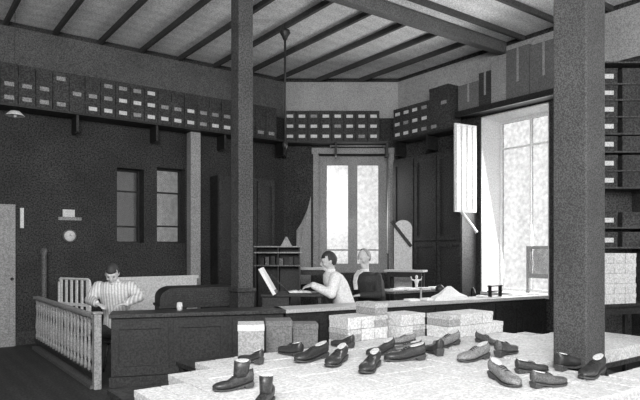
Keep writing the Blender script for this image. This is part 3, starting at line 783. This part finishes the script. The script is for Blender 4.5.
S = [
 ('ox', (332, 356), (289, 364), 'black laced shoe farthest left of the three large ones in front'),
 ('ox', (352, 356), (319, 372), 'black laced shoe with pale lining, middle of the three large front ones'),
 ('ox', (384, 361), (354, 380), 'black laced shoe with its toe lowest, rightmost of the three large front ones'),
 ('pump', (392, 353), (366, 356), 'small black court shoe lying just above the three large front shoes'),
 ('ox', (423, 359), (386, 361), 'wide black shoe in profile right of the three large front shoes'),
 ('brown', (420, 352), (392, 352), 'brown shoe directly behind the wide black profile shoe'),
 ('pump', (440, 356), (428, 350), 'court shoe with dark heel standing alone in the middle of the boxes'),
 ('grey', (458, 344), (433, 348), 'grey shoe pointing left, behind the lone court shoe'),
 ('grey', (486, 358), (459, 362), 'grey shoe with toe left, right of the middle of the spread'),
 ('brown', (493, 358), (519, 350), 'brown shoe pointing right behind the grey shoe'),
 ('grey', (489, 376), (523, 390), 'large grey shoe pointing lower right, nearest on the right'),
 ('ox', (519, 373), (545, 371), 'dark shoe pointing right, beyond the large grey shoe'),
 ('ox', (556, 372), (580, 364), 'dark shoe second in the row pointing right near the pillar'),
 ('brown', (479, 342), (496, 345), 'brown shoe pointing right near the back rows of boxes'),
 ('pump', (352, 348), (331, 345), 'black court shoe behind the left large shoes, near the back rows'),
 ('ox', (300, 357), (281, 352), 'black shoe at the left behind the three large front shoes'),
 ('boot', (250, 387), (216, 391), 'black ankle boot with its toe left at the far left of the spread'),
 ('boot', (270, 403), (254, 414), 'black ankle boot cut off by the lower edge, left side'),
 ('pump', (259, 364), (240, 361), 'small black court shoe behind the leftmost boot'),
 ('grey', (412, 343), (392, 344), 'grey shoe pointing left at the foot of the back rows'),
 ('ox', (602, 372), (582, 380), 'black shoe pointing lower left in front of the pillar'),
 ('brown', (534, 388), (564, 384), 'brown shoe pointing right, lowest of those left of the pillar'),
]
for k_, h_, t_, lb in S: shoe(k_, h_, t_, lb)

# ------------------------------------------------------------------ people
def sph(b, c, r, n=14, M4=None, f=None):
    rr = []
    for i in range(n+1):
        th = PI*i/n; th = max(.02, min(PI-.02, th))
        ring = []
        for k in range(2*n):
            ph = 2*PI*k/(2*n); v = Vector((math.sin(th)*math.cos(ph), math.sin(th)*math.sin(ph), -math.cos(th)))
            if f: v = f(v)
            v = Vector((v.x*r[0], v.y*r[1], v.z*r[2]))
            v = (M4 @ v) if M4 else v + Vector(c)
            ring.append(v)
        rr.append(ring)
    b.rings(rr)
def remesh(b, name, m, parent, vox, smooth=2):
    o = b.build(name+'_raw', m)
    md = o.modifiers.new('r', 'REMESH'); md.mode = 'VOXEL'; md.voxel_size = vox; md.use_smooth_shade = True
    if smooth: ms = o.modifiers.new('s', 'SMOOTH'); ms.factor = .5; ms.iterations = smooth
    dg = bpy.context.evaluated_depsgraph_get(); dg.update()
    me = bpy.data.meshes.new_from_object(o.evaluated_get(dg)); me.name = name
    bpy.data.objects.remove(o)
    me.materials.clear(); me.materials.append(m)
    for p_ in me.polygons: p_.use_smooth = True
    n_ = bpy.data.objects.new(name, me); C.objects.link(n_); n_.parent = parent; return n_
def limb(b, pts, rad):
    P = []; R = []
    for i in range(len(pts)-1):
        a_, c_ = Vector(pts[i]), Vector(pts[i+1])
        for k in range(6):
            u = k/6; P.append(a_.lerp(c_, u)); R.append(rad[i]*(1-u)+rad[i+1]*u)
    P.append(Vector(pts[-1])); R.append(rad[-1]); b.tube(P, R, 14)
    for p_, q in zip(pts, rad): sph(b, p_, (q, q, q), 8)
def hand(b, wrist, direction, up, side, curl=.5):
    """palm, four unequal bent fingers and a thumb leaving the side of the palm"""
    d = Vector(direction).normalized(); u = Vector(up); u = (u - d*u.dot(d)).normalized(); s_ = d.cross(u)*side
    w = Vector(wrist)
    M4 = Matrix((( s_.x, d.x, u.x, 0), (s_.y, d.y, u.y, 0), (s_.z, d.z, u.z, 0), (0, 0, 0, 1)))
    M4 = Matrix.Translation(w + d*.045) @ M4
    sph(b, (0, 0, 0), (.040, .055, .017), 8, M4)
    for i, (off, ln) in enumerate(((.030, .068), (.010, .077), (-.010, .072), (-.029, .056))):
        k0 = w + d*.082 + s_*off; k1 = k0 + d*ln*.45 - u*ln*.10*curl*2; k2 = k1 + d*ln*.28 - u*ln*.22*curl*2; k3 = k2 + d*ln*.14 - u*ln*.22*curl*2
        b.tube([k0 - d*.03, k0, k1, k2, k3], [.010, .0095, .009, .008, .0065], 8)
    t0 = w + d*.025 + s_*.028; t1 = t0 + s_*.03 + d*.025 - u*.006; t2 = t1 + s_*.008 + d*.03 - u*.008
    b.tube([t0 - s_*.015, t0, t1, t2], [.013, .012, .010, .008], 8)
def person(label, loc, rz, J, shirt, hairm, bald=False, sleeve_wide=1.0, coat=False):
    t = thing('person', label, 'person', loc, rz)
    body = MB()
    def torso(b, e, z_to=None):
        rr = []
        for (c_, w_, d_) in J['torso']:
            rr.append([Vector(c_) + Vector(((w_+e)*math.cos(2*PI*k/20), (d_+e)*math.sin(2*PI*k/20), 0)) for k in range(20)])
        b.rings(rr)
    torso(body, 0)
    hc = Vector(J['head']); t.scale = (J.get('scale', 1),)*3; nk = Vector(J['torso'][-1][0])
    limb(body, [nk - Vector((0, 0, .04)), hc - Vector((0, -.015, .06))], [.056, .052])
    HM = Matrix.Translation(hc) @ Matrix.Rotation(J.get('yaw', 0), 4, 'Z') @ Matrix.Rotation(J.get('pitch', 0), 4, 'X')
    def fh(v):
        v = v.copy()
        if v.z < 0: k = 1-.32*v.z*v.z; v.x *= k; v.y = v.y*(1-.18*abs(v.z)) - .12*abs(v.z)
        return v
    sph(body, (0, 0, 0), (.074, .096, .118), 14, HM, fh)
    def hp(x, y, z): return HM @ Vector((x, y, z))
    body.tube([hp(0, -.088, .025), hp(0, -.103, .0), hp(0, -.116, -.022), hp(0, -.098, -.034)], [.008, .010, .014, .010], 8)
    for sx in (-1, 1):
        sph(body, hp(sx*.076, .008, -.01), (.010, .018, .030), 6)
        body.tube([hp(sx*.012, -.093, .03), hp(sx*.05, -.080, .033)], [.008, .008], 6)
        sph(body, hp(sx*.04, -.070, -.03), (.022, .018, .02), 6)
    body.tube([hp(-.022, -.093, -.056), hp(0, -.099, -.054), hp(.022, -.093, -.056)], [.006, .008, .006], 6)
    sph(body, hp(0, -.082, -.092), (.022, .018, .018), 6)
    for sx, A in ((-1, J['armR']), (1, J['armL'])):
        limb(body, A, [.052, .042, .028]); dv = Vector(A[2]) - Vector(A[1])
        hand(body, A[2], J.get('hd', dv) if not isinstance(J.get('hd'), dict) else J['hd'][sx], (0, 0, 1), sx, .5)
    for L_ in J['legs']:
        limb(body, L_[:3], [.085, .058, .042]); limb(body, [Vector(L_[2]) + Vector((0, .03, -.02)), Vector(L_[2]) + Vector((0, -.15, -.035))], [.04, .032])
    remesh(body, 'body', M['skin'], t, .009)
    sh = MB(); torso(sh, .014)
    for A in (J['armR'], J['armL']):
        A = [Vector(a_) for a_ in A]; cuff = A[1].lerp(A[2], .93)
        limb(sh, [A[0], A[1], cuff], [.072*sleeve_wide, .060*sleeve_wide, .042])
    so = remesh(sh, 'jacket' if coat else 'shirt', shirt, t, .012)
    tr = MB()
    rr = []
    for (c_, w_, d_) in J['torso'][:2]: rr.append([Vector(c_) + Vector(((w_+.02)*math.cos(2*PI*k/20), (d_+.02)*math.sin(2*PI*k/20), 0)) for k in range(20)])
    tr.rings(rr)
    for L_ in J['legs']: limb(tr, L_[:3], [.10, .074, .06])
    remesh(tr, 'trousers', M['trousers'], t, .016)
    for L_ in J['legs']:
        b = MB(); e_ = Vector(L_[2]); limb(b, [e_ + Vector((0, .03, -.03)), e_ + Vector((0, -.08, -.035)), e_ + Vector((0, -.17, -.045))], [.045, .042, .03]); remesh(b, 'shoe', M['leather'], t, .012)
    # collar
    b = MB(); b.rings([[nk + Vector((rx_*math.cos(2*PI*k/18), -.01+ry_*math.sin(2*PI*k/18), z_)) for k in range(18)] for rx_, ry_, z_ in ((.070, .068, -.02), (.064, .062, .035), (.058, .056, .035), (.06, .058, -.02))], caps=False)
    b.build('collar', M['shirt'], t)
    if coat:
        rr = []
        for hw, y_, z_ in ((.055, -.075, .02), (.045, -.15, -.05), (.03, -.18, -.14), (.008, -.18, -.25)):
            rr.append([nk + Vector(q_) for q_ in ((-hw, y_+.04, z_), (hw, y_+.04, z_), (hw, y_-.012, z_), (-hw, y_-.012, z_))])
        MB().rings(rr, smooth=False).build('shirt_front', M['shirt'], t)
    # hair
    b = MB()
    def fhair(v):
        v = fh(v); return v
    sph(b, (0, 0, 0), (.082, .104, .126), 16, HM @ Matrix.Translation((0, .008, .004)), fhair)
    inv = HM.inverted(); dele = []
    for v in b.bm.verts:
        q = inv @ v.co
        lim = .055 if not bald else .2
        if (q.y < -.015 and q.z < lim + (q.y+.03)*.2) or q.z < -.075 or (q.y < .02 and q.z < 0) or (bald and q.y < .0 and q.z > 0) : dele.append(v)
    bmesh.ops.delete(b.bm, geom=dele, context='VERTS')
    h_ = b.build('hair', hairm, t); sm = h_.modifiers.new('thick', 'SOLIDIFY'); sm.thickness = .012; sm.offset = -1
    for sx in (-1, 1):
        b = MB(); sph(b, hp(sx*.031, -.088, .008), (.010, .007, .006), 6); b.build('eye', M['hair'], t)
    return t
def seated(lean=.0, legs_f=.40, head_drop=0, knee_out=.12):
    T = [((0, .02, .46), .15, .11), ((0, .02, .55), .165, .115), ((0, .02-lean*.2, .68), .145, .10), ((0, .0-lean*.5, .84), .16, .11), ((0, -.01-lean*.8, .98), .185, .115), ((0, -.01-lean, 1.07), .17, .09), ((0, -.015-lean*1.1, 1.115), .09, .065)]
    lg = [[(sx*.09, 0, .50), (sx*knee_out, -legs_f, .50), (sx*knee_out, -legs_f+.02, .09)] for sx in (-1, 1)]
    return dict(torso=T, legs=lg, head=(0, -.06-lean*1.2, 1.27-head_drop))
def stool(label, loc, rz, z=.40):
    t = thing('office_stool', label, 'stool', loc, rz)
    MB().lathe([(.15, z-.035), (.175, z-.025), (.175, z-.01), (.16, z)], n=20).build('seat', M['wood'], t)
    for k in range(4):
        c_, s_ = math.cos(PI/4+k*PI/2), math.sin(PI/4+k*PI/2); MB().tube([(.10*c_, .10*s_, z-.03), (.16*c_, .16*s_, 0)], [.018, .015], 8).build('leg', M['wood'], t)
    return t
# clerk behind the corner of the railing; arms resting on the counter, head bent
def floor_at(px, d): p_ = at(px, 250, d); return Vector((p_.x, p_.y, 0))
J = seated(.10, .16, .03, .20)
J['head'] = (-.0, -.20, 1.22); J['pitch'] = math.radians(34); J['yaw'] = .15
J['armR'] = [(-.185, -.10, 1.045), (-.27, -.16, .90), (-.13, -.36, .865)]
J['armL'] = [(.185, -.10, 1.045), (.30, -.10, .93), (.20, -.36, .865)]
J['hd'] = {-1: Vector((.8, -.5, -.15)), 1: Vector((-.8, -.5, -.1))}
p1_ = floor_at(117, 7.22)
person('person in a striped white shirt with head bent, seated behind the railing corner', p1_, -YAW+.05, J, M['stripe'], M['hair'], sleeve_wide=1.12)
stool('wooden stool under the person in the striped shirt', p1_ + Vector((0, 0, 0)), .3)
# clerk in white shirt, profile to the left
J = seated(.16, .36, 0, .10)
J['head'] = (0, -.22, 1.25); J['pitch'] = math.radians(14); J['scale'] = 1.08
J['torso'] = [((c_[0], c_[1], c_[2]), w_*1.1, d_*1.25) for c_, w_, d_ in J['torso'][:-1]] + [J['torso'][-1]]
J['armR'] = [(-.175, -.16, 1.04), (-.23, -.20, .84), (-.13, -.42, .945)]
J['armL'] = [(.175, -.16, 1.04), (.22, -.22, .85), (.10, -.44, .945)]
J['hd'] = {-1: Vector((.2, -1, -.25)), 1: Vector((-.2, -1, -.25))}
p2_ = floor_at(346, 8.05)
person('person in a plain white shirt writing at a desk, seen from the side', p2_, -YAW-PI/2+.12, J, M['shirt'], M['hair'], sleeve_wide=1.1)
stool('wooden stool under the person in the plain white shirt', p2_, .1)
J = seated(.12, .34, 0, .12)
J['head'] = (0, -.16, 1.31); J['pitch'] = math.radians(20); J['scale'] = 1.06
J['torso'] = [((c_[0], c_[1], c_[2]), w_*1.3, d_*1.75) for c_, w_, d_ in J['torso'][:-1]] + [J['torso'][-1]]
J['armR'] = [(-.20, -.10, 1.04), (-.27, -.12, .80), (-.15, -.36, .80)]
J['armL'] = [(.20, -.10, 1.04), (.27, -.12, .80), (.15, -.36, .80)]
J['hd'] = {-1: Vector((.3, -1, -.1)), 1: Vector((-.3, -1, -.1))}
p3_ = floor_at(373, 8.78)
person('person in a dark suit with greying hair, seated behind the white-shirted writer', p3_, -YAW-PI/2+.62, J, M['suit'], M['greyhair'], bald=True, coat=True)
stool('wooden stool under the person in the dark suit', p3_, .6)
# ------------------------------------------------------------------ light and camera
wd_ = bpy.data.worlds.new('sky'); bpy.context.scene.world = wd_; wd_.use_nodes = True
wd_.node_tree.nodes['Background'].inputs[0].default_value = (1, 1, 1, 1); wd_.node_tree.nodes['Background'].inputs[1].default_value = 2.4
def area(name, loc, target, sx, sy, e):
    l = bpy.data.lights.new(name, 'AREA'); l.shape = 'RECTANGLE'; l.size = sx; l.size_y = sy; l.energy = e
    o = bpy.data.objects.new(name, l); C.objects.link(o); o.location = loc
    o.rotation_euler = (Vector(target)-Vector(loc)).to_track_quat('-Z', 'Y').to_euler(); return o
area('fill_behind_camera', (-1.2, -1.0, 3.6), (3.6, 3.6, .8), 3.0, 2.2, 760)  # added fill lamp to brighten the box spread; no window is built here
pw = MxB @ Vector(((opB[0]+opB[1])/2, .45, 2.2)); area('daylight_right_window', pw, pw + Vector((-3, -.6, -.8)), 1.1, 2.4, 160)
pw = MxC @ Vector(((opC[0]+opC[1])/2, .24, 2.3)); area('daylight_middle_window', pw, pw - Vector((RY, RX, .3))*3, 1.0, 1.8, 60)
cam = bpy.data.cameras.new('camera'); co = bpy.data.objects.new('camera', cam); C.objects.link(co)
cam.sensor_width = 36; cam.lens = F/640*36; cam.shift_y = (HZ-200)/640
co.location = (0, 0, CH); co.rotation_euler = (PI/2, 0, -YAW)
sc = bpy.context.scene; sc.camera = co
sc.view_settings.view_transform = 'Standard'; sc.view_settings.look = 'None'; sc.view_settings.gamma = 1; sc.view_settings.use_curve_mapping = False
sc.view_settings.exposure = 0
for k_, pr in list(protos.items()):
    if k_ not in used:
        for ch_ in list(pr.children): bpy.data.objects.remove(ch_)
        bpy.data.objects.remove(pr)
